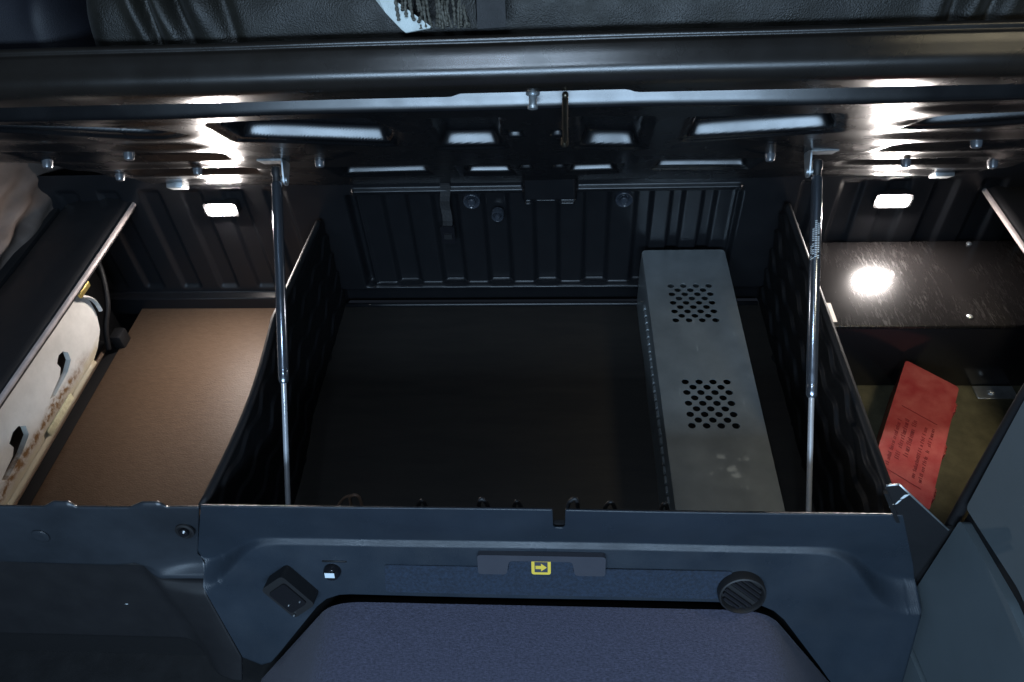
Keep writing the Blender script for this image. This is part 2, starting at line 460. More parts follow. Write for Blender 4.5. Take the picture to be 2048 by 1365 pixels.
X_, Y_, Z_ = Vector((1, 0, 0)), Vector((0, 1, 0)), Vector((0, 0, 1))

# ================================================================== SETTING
# cab floor, tunnel hump under carpet, compartment floors, rear wall
o = box('floor', (-1.6, -0.9, -0.06), (1.5, 1.7, 0.0), M['floor'], bevel=0); structure(o)

# tunnel hump (carpet): trapezoid section swept along Y
tz = 0.400
sec = rounded([(-0.672, 0.002), (-0.422, tz), (0.362, tz), (0.590, 0.002)], 0.060, 8)
sec = [(-0.672, 0.002)] + sec[9:-9] + [(0.590, 0.002)]
ys = np.linspace(0.604, -0.75, 40)
P = np.array([[(a, y, b + 0.0012 * math.sin(a * 31 + y * 17)) for (a, b) in sec] for y in ys])
o = grid_obj('floor_tunnel', P, M['carpet'], flip=True); structure(o, 'blue grey carpeted hump in front of the storage')

# compartment floors: left brown board, central board darkened for shade, olive right floor
o = box('compartment_floor', (-1.172, 0.662, 0.300), (-0.608, 1.495, 0.320), M['board'], bevel=0.002); structure(o, 'brown board floor of the left compartment')
o = box('compartment_floor', (-0.604, 0.662, 0.300), (0.529, 1.4955, 0.318), M['board_shaded'], bevel=0.002); structure(o, 'brown board floor of the middle compartment with shade in its colour')
o = box('compartment_floor', (0.535, 0.662, 0.300), (1.25, 1.495, 0.320), M['olive'], bevel=0.002); structure(o, 'olive rubber floor of the right compartment')

o = box('front_bulkhead', (-1.42, 0.6535, 0.001), (0.633, 0.6600, 0.600), M['black'], bevel=0); structure(o, 'black inner front wall of the storage')
# rear wall: ribbed moulded liner
def smooth_trap(x, period, duty, edge):
    t = (x / period) % 1.0
    return sstep(t / edge) * (1 - sstep((t - duty) / edge))
xs = np.arange(-1.32, 1.2601, 0.003)
zs = np.arange(0.30, 0.741, 0.0025)
XX, ZZ = np.meshgrid(xs, zs, indexing='ij')
H = np.zeros_like(XX)
# middle field with deep ribs inside a raised frame
inx = sstep((XX + 0.53) / 0.012) * sstep((0.425 - XX) / 0.012)
inz = sstep((ZZ - 0.374) / 0.006) * sstep((0.672 - ZZ) / 0.010)
tabm = sstep((XX + 0.095) / 0.008) * sstep((0.036 - XX) / 0.008)
rib = smooth_trap(XX + 0.512 + 0.0, 0.1235, 0.52, 0.13)
wide = sstep((XX - 0.19) / 0.01)
rib = rib * (1 - wide) + wide * smooth_trap(XX - 0.21, 0.075, 0.62, 0.14)
H += inx * inz * (0.016 + 0.014 * (1 - rib))       # recess depth (away from viewer)
H -= tabm * sstep((ZZ - 0.640) / 0.006) * 0.030
ztop = 0.684 - 0.031 * tabm
top_b = np.exp(-((ZZ - ztop) / 0.0048) ** 2) * sstep((XX + 0.51) / 0.01) * sstep((0.42 - XX) / 0.01)
side_b = (np.exp(-((XX + 0.502) / 0.0048) ** 2) + np.exp(-((XX - 0.413) / 0.0048) ** 2)) * sstep((ZZ - 0.372) / 0.01) * sstep((0.688 - ZZ) / 0.006)
H -= 0.0085 * np.maximum(top_b, side_b)
# foot ledge under the ribs
midx = sstep((XX + 0.60) / 0.004) * sstep((0.53 - XX) / 0.004)
H += midx * 0.030 * sstep((0.368 - ZZ) / 0.008)
# left / right fields with shallow ribs
lx = sstep((-0.63 - XX) / 0.01); rx = sstep((XX - 0.55) / 0.01)
H += (lx + rx) * 0.008 * (1 - smooth_trap(XX + 0.05, 0.105, 0.55, 0.14)) * sstep((ZZ - 0.37) / 0.02) * sstep((0.70 - ZZ) / 0.02)
H -= (lx) * 0.022 * sstep((0.362 - ZZ) / 0.006)
P = np.stack([XX, 1.5 + H, ZZ], -1)
rear = grid_obj('rear_wall', P, M['liner'], flip=False); structure(rear, 'black ribbed rear wall of the bunk storage')
# pale edge strip where the middle floor meets the rear wall, screws, holes
tube_obj('floor_strip', [(-0.592, 1.487, 0.322), (0.0, 1.487, 0.323), (0.515, 1.487, 0.322)], 0.006, M['liner'], rear, n=10, k=4)
for bx, bz, r in ((-0.219, 0.646, 0.019), (0.147, 0.645, 0.019), (-0.159, 0.601, 0.014)):
    s_ = lathe_obj('mounting_cup', (bx, 1.520, bz), (0, -1, 0), [(0, r * 1.15), (0.018, r * 1.1), (0.020, r), (0.016, r * .7), (0.010, r * .55)], M['cup'], rear, 20)
    lathe_obj('screw', (bx, 1.513, bz), (0, -1, 0), [(0, r * .5), (0.014, r * .5), (0.017, r * .35)], M['cup'], s_, 10)

# ================================================================== BUNK LID
A = math.radians(42)
LO = np.array([0, 1.5, 0.70]); LD = np.array([0, -math.cos(A), math.sin(A)]); LN = np.array([0, math.sin(A), math.cos(A)])
def lidp(x, s, h=0.0):
    return Vector((x, LO[1] + LD[1] * s + LN[1] * h, LO[2] + LD[2] * s + LN[2] * h))
lid = thing('bunk_lid', 'long black moulded bunk base lid propped open above the storage', 'bunk lid', tuple(lidp(-0.05, 0.0)))

def wall(x, soft=0.30):
    # straight drafted wall with small rounded ends
    x = np.asarray(x, float)
    f = lambda t: np.where(t < -soft, 0.0, np.where(t > soft, t, (t + soft) ** 2 / (4 * soft)))
    return f(x) - f(x - 1.0)
def poly_sd(X, S, poly, k=0.006):
    cx = sum(p[0] for p in poly) / len(poly); cy = sum(p[1] for p in poly) / len(poly)
    ds = []
    for i in range(len(poly)):
        (x0, y0), (x1, y1) = poly[i], poly[(i + 1) % len(poly)]
        nx, ny = (y1 - y0), -(x1 - x0); l = math.hypot(nx, ny); nx /= l; ny /= l
        if (cx - x0) * nx + (cy - y0) * ny > 0: nx, ny = -nx, -ny
        ds.append((X - x0) * nx + (S - y0) * ny)
    ds = np.stack(ds); mx = ds.max(0)
    return mx + k * np.log(np.exp((ds - mx) / k).sum(0))

def rect(x0, x1, s0, s1): return [(x0, s0), (x1, s0), (x1, s1), (x0, s1)]
ss = np.arange(0.015, 0.7901, 0.0016)
tt = np.linspace(0, 1, 430)
xl = np.interp(ss, [0.0, 0.05, 0.20, 0.31, 0.42], [-0.93, -0.945, -0.985, -1.02, -1.14])
xr = np.interp(ss, [0.0, 0.06, 0.20, 0.30], [0.86, 0.905, 0.94, 1.0])
SS = np.broadcast_to(ss[None, :], (len(tt), len(ss))).copy()
XL = xl[None, :] + (xr - xl)[None, :] * tt[:, None]
Hh = np.zeros_like(SS)
def pocket(poly, depth, draft, k=0.006, rim=0.0):
    global Hh
    d = poly_sd(XL, SS, poly, k)
    if rim:
        Hh = np.maximum(Hh, 0.0050 * wall(-(d - rim) / 0.0045, 0.35))
    Hh = np.maximum(Hh, depth * wall(-d / draft)) if depth > 0 else np.minimum(Hh, depth * wall(-d / draft))
big = dict(depth=0.031, draft=0.0106, rim=0.013)
pocket([(-1.13, 0.676), (-0.655, 0.580), (-0.625, 0.592), (-0.70, 0.650), (-1.13, 0.692)], **big)
pocket([(-0.540, 0.532), (-0.300, 0.472), (-0.270, 0.560), (-0.300, 0.655), (-0.530, 0.655)], **big)
pocket([(-0.220, 0.427), (-0.108, 0.417), (-0.092, 0.640), (-0.205, 0.645)], **big)
pocket([(0.032, 0.402), (0.138, 0.392), (0.124, 0.628), (0.020, 0.632)], **big)
pocket([(0.212, 0.458), (0.442, 0.512), (0.400, 0.632), (0.200, 0.622)], **big)
pocket([(0.550, 0.538), (1.00, 0.622), (1.00, 0.665), (0.585, 0.612)], **big)
for x0, x1 in ((-0.094, -0.064), (-0.020, 0.004)):
    pocket(rect(x0, x1, 0.505, 0.555), 0.012, 0.0042, 0.002)
for x0, x1 in ((-0.090, -0.060), (-0.020, 0.008)):
    pocket(rect(x0, x1, 0.195, 0.240), 0.010, 0.0036, 0.002)
for x0, x1, s0 in ((-0.475, -0.287, 0.143), (-0.210, -0.107, 0.122), (0.015, 0.116, 0.114), (0.196, 0.388, 0.143)):
    pocket(rect(x0, x1, s0, s0 + 0.115), 0.022, 0.0067, 0.003, 0.009)
# broad shallow beads towards both ends
for q in ([(-0.99, 0.345), (-0.62, 0.335), (-0.60, 0.405), (-0.78, 0.47), (-1.05, 0.47)], rect(-0.93, -0.63, 0.19, 0.28), rect(-0.92, -0.63, 0.055, 0.115),
          [(0.55, 0.31), (0.84, 0.32), (0.90, 0.42), (0.70, 0.44), (0.58, 0.38)], rect(0.55, 0.84, 0.17, 0.25), rect(0.55, 0.82, 0.045, 0.10)):
    pocket(q, 0.013, 0.030, 0.012)
# channel along the inside of the front lip; bulging land in front of it
chan = (SS - 0.700) / 0.0111
Hh = np.maximum(Hh, 0.030 * wall(chan))
# the land rolls in long shallow waves towards both ends
ends = sstep((np.abs(XL + 0.05) - 0.50) / 0.12)
Hh += ends * 0.0022 * np.sin(SS * 2 * math.pi / 0.098 + 0.8 + 1.5 * XL) * sstep((0.69 - SS) / 0.03)
Hh += 0.0012 * np.sin(XL * 5 + SS * 3) + 0.0008 * np.sin(XL * 13.0 - SS * 9)
P = np.array([LO[i] + LD[i] * SS + LN[i] * Hh for i in range(3)]).transpose(1, 2, 0)
P[..., 0] = XL
grid_obj('underside_panel', P, M['lid'], lid, flip=False)

# front lip: swept profile with the inner flange cut back in the middle
def lip_profile(x):
    inner = 0.773 + 0.016 * float(sstep((x + 0.150) / 0.02) * sstep((0.100 - x) / 0.02))
    sag = 0.0015 * math.sin(x * 4.0 + 1) + 0.0008 * math.sin(x * 17)
    pr = [(inner, 0.006), (inner + 0.002, 0.001), (inner + 0.005, 0.0), (0.812, 0.0)]
    for k in range(1, 13):
        a = math.pi / 2 * k / 12
        pr.append((0.812 + 0.024 * math.sin(a), 0.024 - 0.024 * math.cos(a)))
    pr += [(0.837, 0.033), (0.838, 0.044), (0.8375, 0.0475), (0.8355, 0.0490), (0.8355, 0.0515), (0.838, 0.0525), (0.838, 0.0565), (0.836, 0.0595), (0.832, 0.061), (0.77, 0.061)]
    return [(a + sag, b) for a, b in pr]
xs = np.linspace(-1.16, 1.02, 300)
P = np.array([[tuple(lidp(x, a, b)) for a, b in lip_profile(x)] for x in xs])
grid_obj('front_lip', P, M['lip'], lid, flip=False)
# top board (upper skin) that carries the mattress
bm = bmesh.new()
cs = [lidp(-1.16, 0.015, 0.045), lidp(1.0, 0.015, 0.045), lidp(1.02, 0.80, 0.045), lidp(-1.16, 0.80, 0.045)]
f = [bm.verts.new(c) for c in cs]; g = [bm.verts.new(c + Vector(LN) * 0.014) for c in cs]
bm.faces.new(f); bm.faces.new(g)
for i in range(4): bm.faces.new((f[i], f[(i + 1) % 4], g[(i + 1) % 4], g[i]))
from_bm('top_board', bm, M['black'], lid)
for x, s in ((-0.793, 0.439), (-0.998, 0.371), (-0.953, 0.205), (-0.751, 0.263), (-0.472, 0.329), (0.394, 0.309), (0.718, 0.410), (0.688, 0.209), (0.872, 0.179)):
    lathe_obj('rubber_bumper', lidp(x, s, 0.012), -LN, [(0, 0.0105), (0.010, 0.0100), (0.020, 0.0092), (0.0235, 0.0080), (0.025, 0.0050)], M['bumper'], lid, 20)
# latch bolt and release rod
b_ = lathe_obj('latch_bolt', lidp(-0.040, 0.742, 0.020), -LN, [(0, 0.0095), (0.010, 0.0095), (0.011, 0.0055), (0.024, 0.0055), (0.025, 0.007), (0.029, 0.007), (0.030, 0.004)], M['galv'], lid, 18)
rod = tube_obj('release_rod', [lidp(0.004, 0.790, -0.003), lidp(0.004, 0.70, -0.010), lidp(0.005, 0.58, -0.010), lidp(0.004, 0.50, -0.006), lidp(0.004, 0.455, 0.004)], 0.0042, M['dark_steel'], lid, n=10)
lathe_obj('rod_end', lidp(0.004, 0.500, 0.0), -LN, [(0, 0.0065), (0.012, 0.0065), (0.015, 0.004)], M['dark_steel'], rod, 14)
# strut brackets
for sx, xw in ((-1, -0.538), (1, 0.456)):
    bm = bmesh.new()
    base = Matrix(((1, 0, 0, 0), (0, LD[1], LN[1], LO[1]), (0, LD[2], LN[2], LO[2]), (0, 0, 0, 1)))
    x0, x1 = sorted((xw, xw + sx * 0.050))
    add_box(bm, (x0, 0.318, -0.003), (x1, 0.356, 0.0), 0.0008, 1)
    bmesh.ops.transform(bm, matrix=base, verts=bm.verts)
    pl = from_bm('strut_bracket', bm, M['galv'], lid, angle=40)
    bm = bmesh.new()
    prism(bm, rounded([(0.316, 0.0), (0.358, 0.0), (0.348, -0.048), (0.326, -0.048)], 0.008, 4), (xw - 0.0015, LO[1], LO[2]), Vector(LD), Vector(LN), X_, 0.003)
    from_bm('bracket_web', bm, M['galv'], pl, angle=40)
    lathe_obj('ball_stud', Vector((xw, 0, 0)) + Vector((0, *lidp(0, 0.337, -0.037)[1:])), (sx, 0, 0), [(-0.004, 0.006), (0.010, 0.006), (0.012, 0.004), (0.016, 0.0065), (0.020, 0.004)], M['galv'], pl, 14)
# hinge plates at the back corners
for x0, x1, s0 in ((-0.925, -0.885, 0.035), (0.815, 0.857, 0.030)):
    bm = bmesh.new(); add_box(bm, (x0, s0, -0.010), (x1, s0 + 0.034, 0.006), 0.003, 2)
    bmesh.ops.transform(bm, matrix=base, verts=bm.verts)
    from_bm('hinge_plate', bm, M['galv'], lid, angle=40)

# ================================================================== MATTRESS, CUSHION, NET
def puffy(name, x0, x1, folds, material, label, cat, bulge=0.03, nx=420, setback=0.0):
    xs = np.linspace(x0, x1, nx)
    prof = []
    for k in range(40):
        t = k / 39
        a = math.pi * (t * 1.0)
        prof.append((0.795 - setback + bulge * math.sin(a), 0.062 + 0.14 * t, t))
    for k in range(1, 16): prof.append((0.795 - setback - 0.7 * k / 15, 0.202, 1.0))
    P = np.zeros((nx, len(prof), 3))
    for i, x in enumerate(xs):
        e = min(x - x0, x1 - x)
        endr = min(1.0, e / 0.05); endr = math.sqrt(max(0, 1 - (1 - endr) ** 2))
        for j, (s, h, t) in enumerate(prof):
            d = 0.0
            for fx, fw, fd, lean in folds:
                u = (x - fx - lean * (t - 0.0) * 0.5) / fw
                d += fd * math.exp(-u * u)
            d += 0.0015 * math.sin(x * 23 + t * 4) + 0.001 * math.sin(x * 57 - t * 9)
            P[i, j] = tuple(lidp(x, s + d * math.sin(math.pi * min(1, t + 0.12)) - (1 - endr) * 0.10, 0.062 + (h - 0.062) * (0.35 + 0.65 * endr)))
    o = grid_obj(name, P, material, flip=False)
    tag(o, label, cat)
    return o
puffy('mattress', -0.648, 1.02,
      [(-0.545, 0.010, 0.010, -0.06), (-0.528, 0.007, -0.016, -0.06), (-0.505, 0.011, 0.012, -0.08), (-0.480, 0.009, -0.012, -0.09), (-0.452, 0.016, 0.010, -0.10), (-0.425, 0.010, -0.010, -0.06),
       (0.455, 0.012, 0.010, 0.04), (0.475, 0.008, -0.014, 0.04), (0.497, 0.009, 0.010, 0.05), (0.518, 0.008, -0.012, 0.06), (0.540, 0.012, 0.008, 0.06)],
      M['mattress'], 'long black leather look mattress with gathered folds resting on the raised lid', 'mattress')
puffy('bolster_cushion', -1.16, -0.655, [(-0.70, 0.02, 0.006, 0.05)], M['cushion'], 'dark blue black cushion beside the mattress in the upper left corner', 'cushion', setback=0.012)

net = thing('restraint_net', 'bundle of dark twisted net cords with a pale strap hanging over the mattress edge', 'net', tuple(lidp(-0.15, 0.83, 0.062)))
def frontp(x, h, out=0.0): return lidp(x, 0.838 + out, h)
rng = random.Random(4)
# pale folded webbing, triangular where it twists
bm = bmesh.new()
rows = [((-0.248, 0.150), (-0.245, 0.152)), ((-0.237, 0.112), (-0.231, 0.116)), ((-0.218, 0.087), (-0.202, 0.096)), ((-0.198, 0.066), (-0.172, 0.074)), ((-0.193, 0.0625), (-0.158, 0.0635))]
for k, side in enumerate((0.004, 0.0065)):
    pass
va = []
for (l, r_) in rows:
    va.append([bm.verts.new(frontp(l[0], l[1], 0.004)), bm.verts.new(frontp(r_[0], r_[1], 0.016)), bm.verts.new(frontp(r_[0], r_[1], 0.0185)), bm.verts.new(frontp(l[0], l[1], 0.0065))])
for a, b in zip(va, va[1:]):
    for k in range(4): bm.faces.new((a[k], a[(k + 1) % 4], b[(k + 1) % 4], b[k]))
bm.faces.new(va[0]); bm.faces.new(va[-1])
from_bm('webbing_strap', bm, M['strap_grey'], net)
for k in range(24):
    x = -0.196 + 0.0036 * k + rng.uniform(-0.004, 0.004)
    dx = rng.uniform(-0.018, 0.018)
    h0 = 0.0635 + (rng.uniform(0.004, 0.022) if k < 8 else 0)
    pts = [frontp(x + dx * t + rng.uniform(-0.003, 0.003), h0 + (0.175 - h0) * t, 0.012 + rng.uniform(0, 0.012)) for t in (0, 0.2, 0.42, 0.66, 1.0)]
    sp = smooth_path(pts, 12)
    rr = [0.0019 + 0.0007 * math.sin(i * 1.9 + k) for i in range(len(sp))]
    bm = bmesh.new(); tube(bm, sp, rr, 8)
    from_bm('cord', bm, M['cord'], net, smooth=True)
for x0, x1, mm in ((-0.122, -0.104, M['mattress']), (-0.103, -0.068, M['strap_black'])):
    bm = bmesh.new()
    a = []
    for t in np.linspace(0, 1, 8):
        h = 0.0625 + 0.12 * t; out = 0.002 + 0.024 * math.sin(math.pi * min(1, t + .1)) * .9
        a.append([bm.verts.new(frontp(x0, h, out)), bm.verts.new(frontp(x1, h, out + 0.004)), bm.verts.new(frontp(x1, h, out + 0.0065)), bm.verts.new(frontp(x0, h, out + 0.0025))])
    for p, q in zip(a, a[1:]):
        for k in range(4): bm.faces.new((p[k], p[(k + 1) % 4], q[(k + 1) % 4], q[k]))
    bm.faces.new(a[0]); bm.faces.new(a[-1])
    from_bm('hanging_band', bm, mm, net)

# ================================================================== GAS STRUTS
def strut(label, T, B, t_tube, ext, printed):
    T, B = Vector(T), Vector(B); D = (B - T)
    L = D.length; d = D.normalized()
    end = T + d * L * ext
    s = thing('gas_strut', label, 'gas strut', tuple(end), 'gas struts holding the lid open')
    lt = L * t_tube
    lathe_obj('cylinder', T + d * 0.022, d, [(0, 0.0085), (0.003, 0.0100), (lt - 0.05, 0.0100), (lt - 0.0485, 0.0097), (lt - 0.047, 0.0100), (lt - 0.030, 0.0098), (lt - 0.024, 0.0070)], M['tube'], s, 32, angle=50)
    lathe_obj('piston_rod', T + d * (lt - 0.002), d, [(0, 0.0050), (L * ext - lt - 0.02, 0.0050), (L * ext - lt - 0.018, 0.0046)], M['chrome'], s, 20, angle=50)
    for nm, p, dd in (('end_fitting', T, d), ('end_fitting', end, -d)):
        bm = bmesh.new()
        lathe(bm, p - dd * 0.010, dd, [(0, 0.006), (0.003, 0.0095), (0.016, 0.0100), (0.020, 0.0078), (0.034, 0.0075)], 18)
        from_bm(nm, bm, M['black'], s, angle=40)
    if printed:
        rng = random.Random(11)
        bm = bmesh.new()
        # small white characters wrapped on the camera side of the tube
        x, y, _ = frame_from(d)
        view = (Vector((0, 0, 1.7)) - (T + D * 0.2)); view = (view - d * view.dot(d)).normalized(); side = d.cross(view).normalized()
        a0 = 0.105
        for row, off in enumerate((-0.75, -0.28, 0.18, 0.55)):
            a = a0 + rng.uniform(0, 0.006) + (0.012 if row == 2 else 0) + (0.045 if row == 3 else 0)
            while a < a0 + 0.072:
                w = rng.uniform(0.0016, 0.0030)
                if rng.random() < 0.85:
                    for an0, an1 in ((off, off + 0.34),):
                        r0 = 0.01012
                        q = []
                        for (aa, an) in ((a, an0), (a + w * .55, an0), (a + w * .9, an1), (a + w * .35, an1)):
                            q.append(bm.verts.new(T + d * aa + (view * math.cos(an) + side * math.sin(an)) * r0))
                        bm.faces.new(q)
                a += w + 0.0012
        from_bm('printed_marking', bm, M['white_print'], s)
    return s
strut('slim gas strut with chrome rod at the left side of the middle compartment', (-0.553, 1.228, 0.915), (-0.508, 0.750, 0.535), 0.675, 1.12, False)
strut('slim gas strut with white printed marking at the right side of the middle compartment', (0.472, 1.231, 0.908), (0.442, 0.750, 0.498), 0.685, 1.10, True)

# ================================================================== LAMPS
def lamp(label, x, z):
    t = thing('interior_lamp', label, 'lamp', (x, 1.49, z - 0.02), 'small lit lamps on the rear wall')
    prism_obj('housing', rounded([(-0.042, -0.019), (0.042, -0.019), (0.042, 0.019), (-0.042, 0.019)], 0.010, 5), (x, 1.506, z), X_, Z_, -Y_, 0.022, M['black'], t, bevel=0.003)
    prism_obj('lens', rounded([(-0.034, -0.0125), (0.034, -0.0125), (0.034, 0.0125), (-0.034, 0.0125)], 0.008, 5), (x, 1.487, z), X_, Z_, -Y_, 0.007, M['led'], t)
lamp('small lit white lamp above the brown board of the left compartment', -0.838, 0.644)
lamp('small lit white lamp above the black metal box on the right', 0.765, 0.644)

# ================================================================== DIVIDERS
def divider(label, x, face, top_front, top_rear, texture):
    """thin upright moulded panel; face = -1 textured towards -X, +1 towards +X"""
    t = thing('storage_divider', label, 'divider', (x, 1.07, 0.318), 'upright dividers between the compartments')
    ys = np.arange(0.650, 1.4951, 0.003); vs_ = np.linspace(0, 1, 120)
    top = np.interp(ys, [0.65, 1.1, 1.3, 1.5], [top_front, top_front, (top_front + top_rear) / 2, top_rear])
    YY = np.broadcast_to(ys[:, None], (len(ys), len(vs_)))
    ZZ = 0.318 + (top[:, None] - 0.318) * vs_[None, :]
    ph = ZZ / 0.062 + 0.14 * np.sin(2 * math.pi * YY / 0.105 + 9.0 * ZZ) + 0.07 * np.sin(YY * 37 + ZZ * 23)
    tr = ph % 1.0
    hgt = texture * (tr ** 1.4) * (1 - sstep((tr - 0.90) / 0.10))
    hgt = hgt * sstep((1 - vs_)[None, :] / 0.06)
    bow = 0.016 * np.sin(math.pi * np.clip((YY - 0.65) / 0.45, 0, 1)) * (1 if x < 0 else 0)
    XX = x + bow + face * (0.004 + hgt)
    grid_obj('quilted_face', np.stack([XX, YY, ZZ], -1), M['divider'], t, flip=(face > 0))
    # backing sheet and rounded cap
    bx_ = x + bow - face * 0.006
    grid_obj('backing_sheet', np.stack([bx_, YY, ZZ], -1), M['divider'], t, flip=(face < 0))
    bm = bmesh.new()
    tube(bm, [(x + float(bow[i, 0]), ys[i], top[i]) for i in range(0, len(ys), 6)], 0.0075, 10)
    from_bm('top_edge', bm, M['trim'], t, smooth=True)
divider('black quilted divider between the middle compartment and the brown board', -0.600, 1, 0.640, 0.606, 0.006)
divider('black quilted divider next to the perforated metal cover', 0.525, -1, 0.640, 0.640, 0.008)

# ================================================================== HANGING STRAP ON REAR WALL
t = thing('tie_down_strap', 'thin black strap with buckle hanging on the ribbed rear wall', 'strap', (-0.285, 1.49, 0.53))
bm = bmesh.new()
a = []
for k, z in enumerate(np.linspace(0.715, 0.585, 10)):
    x = -0.278 - 0.006 * k / 9 + 0.002 * math.sin(k); y = 1.492 + 0.002 * math.sin(k * 1.3)
    a.append([bm.verts.new((x - 0.012, y, z)), bm.verts.new((x + 0.012, y - 0.001, z)), bm.verts.new((x + 0.012, y + 0.0015, z)), bm.verts.new((x - 0.012, y + 0.0025, z))])
for p, q in zip(a, a[1:]):
    for k in range(4): bm.faces.new((p[k], p[(k + 1) % 4], q[(k + 1) % 4], q[k]))
bm.faces.new(a[0]); bm.faces.new(a[-1])
from_bm('webbing', bm, M['strap_black'], t)
bk = prism_obj('buckle', rounded([(-0.016, 0), (0.016, 0), (0.018, 0.052), (-0.018, 0.052)], 0.006), (-0.284, 1.494, 0.533), X_, Z_, -Y_, 0.010, M['gloss_black'], t, bevel=0.002)
prism_obj('buckle_bar', rounded([(-0.010, 0.016), (0.010, 0.016), (0.010, 0.030), (-0.010, 0.030)], 0.003), (-0.284, 1.4838, 0.533), X_, Z_, -Y_, 0.003, M['black'], bk)

# ================================================================== PERFORATED ALUMINIUM COVER
t = thing('perforated_cover', 'long dull aluminium cover with two patches of round holes', 'metal cover', (0.30, 1.11, 0.318))
x0, x1, y0, y1, zt = 0.199, 0.403, 0.705, 1.492, 0.500
holes = []
for (hx0, hx1, hy0, hy1) in ((0.257, 0.346, 1.357, 1.240), (0.257, 0.343, 1.054, 0.938)):
    for r in range(9):
        yy = hy0 + (hy1 - hy0) * r / 8
        n = 4 if r % 2 == 0 else 3
        px = (hx1 - hx0) / 3
        for k in range(n):
            holes.append(circle(hx0 + px * (k + (0.5 if n == 3 else 0)), yy, 0.0077, 16))
out = rounded([(x0 + 0.006, y0), (x1 - 0.004, y0), (x1, y1), (x0, y1)], 0.012, 4)
top = prism_obj('perforated_top', out, (0, 0, zt - 0.002), X_, Y_, Z_, 0.002, M['alu'], t, holes=holes, angle=30)
# folded rounded edges and side plates
for nm, xa, sgn in (('left', x0, 1), ('right', x1, -1)):
    pr = [(0.006, 0.0), (0.003, -0.0006), (0.001, -0.0025), (0.0, -0.006), (-0.0015 * 1, -0.06), (0.0, -0.180)]
    yy = np.linspace(y0 + .002, y1 - .004, 60)
    P = np.array([[(xa + sgn * (a if nm == 'left' else a) + (0.006 * (1 - (y - y0) / (y1 - y0)) if nm == 'left' else -0.004 * (1 - (y - y0) / (y1 - y0))) + 0.0008 * math.sin(y * 21), y, zt - 0.0012 + b) for a, b in pr] for y in yy])
    grid_obj('side_plate', P, M['alu'], t, flip=(nm == 'left'))
box('end_plate', (x0 + 0.006, y1 - 0.006, 0.32), (x1 - 0.006, y1 - 0.003, zt - 0.004), M['alu'], t, bevel=0.0005, seg=1)
box('end_plate', (x0 + 0.010, y0 + 0.003, 0.32), (x1 - 0.010, y0 + 0.006, zt - 0.004), M['alu'], t, bevel=0.0005, seg=1)
kn = None
for k in range(26):
    y = 1.345 - k * 0.0235
    o = lathe_obj('hinge_knuckle', (x0 - 0.001 + 0.006 * (1 - (y - y0) / (y1 - y0)), y, 0.447), (0, -1, 0), [(0, 0.0035), (0.001, 0.0052), (0.016, 0.0052), (0.017, 0.0035)], M['alu'], t, 12)

# ================================================================== BLACK METAL BOX (right)
t = thing('metal_box', 'scratched glossy black metal box under the right lamp', 'metal box', (0.85, 1.35, 0.32))
body = box('box_body', (0.574, 1.199, 0.321), (1.20, 1.488, 0.512), M['gloss_black'], t, bevel=0.004)
box('box_top', (0.572, 1.196, 0.5125), (1.202, 1.490, 0.522), M['enamel'], t, bevel=0.003, seg=3)
for x, y in ((0.977, 1.478), (0.612, 1.462), (0.886, 1.225)):
    lathe_obj('screw', (x, y, 0.5215), (0, 0, 1), [(0, 0.0065), (0.002, 0.0062), (0.004, 0.0035)], M['galv'], t, 12)
ft = box('mounting_foot', (0.955, 1.160, 0.3205), (1.045, 1.198, 0.3235), M['galv'], t, bevel=0.0008, seg=1)
lathe_obj('bolt', (0.990, 1.178, 0.3235), (0, 0, 1), [(0, 0.008), (0.004, 0.008), (0.006, 0.004)], M['galv'], ft, 6, angle=20)
box('cream_label', (0.582, 1.209, 0.5222), (0.601, 1.270, 0.5228), M['tape'], t, bevel=0)

# ================================================================== RED PLASTIC CASE
t = thing('plastic_case', 'dusty red plastic case with embossed writing lying on the olive floor', 'case', (0.735, 1.0, 0.32))
zc = 0.425
p00 = Vector((0.607, 0.882, 0)); p10 = Vector((0.690, 0.804, 0)); p01 = Vector((0.768, 1.186, 0))
ex = (p10 - p00).normalized(); ey = Vector((-ex.y, ex.x, 0))
W = 0.116; Ln = 0.346
org = Vector((0.607, 0.878, 0.322))
ex = Vector((0.728, -0.686, 0)).normalized(); ey = Vector((0.47, 0.883, 0)).normalized()
out = rounded([(0, 0), (W, 0), (W, Ln), (0, Ln)], 0.008, 4)
prism_obj('case_base', out, org, ex, ey, Z_, 0.052, M['red'], t, bevel=0.003)
out2 = rounded([(-0.0015, -0.0015), (W + 0.0015, -0.0015), (W + 0.0015, Ln + 0.0015), (-0.0015, Ln + 0.0015)], 0.009, 4)
prism_obj('case_lid', out2, org + Z_ * 0.0535, ex, ey, Z_, 0.050, M['red'], t, bevel=0.004)
top = org + Z_ * 0.1036
for q in (0.045, 0.165, 0.290):
    cl = prism_obj('catch', rounded([(q, 0.040), (q + 0.030, 0.040), (q + 0.030, 0.085), (q, 0.085)], 0.003), org + ex * (W + 0.0015), ey, Z_, ex, 0.006, M['red'], t, bevel=0.001)
    for j in range(3):
        prism_obj('catch_rib', [(q + 0.004 + j * .009, 0.0405), (q + 0.008 + j * .009, 0.0405), (q + 0.008 + j * .009, 0.084), (q + 0.004 + j * .009, 0.084)], org + ex * (W + 0.0076), ey, Z_, ex, 0.002, M['red'], cl)
rng = random.Random(3)
bm = bmesh.new()
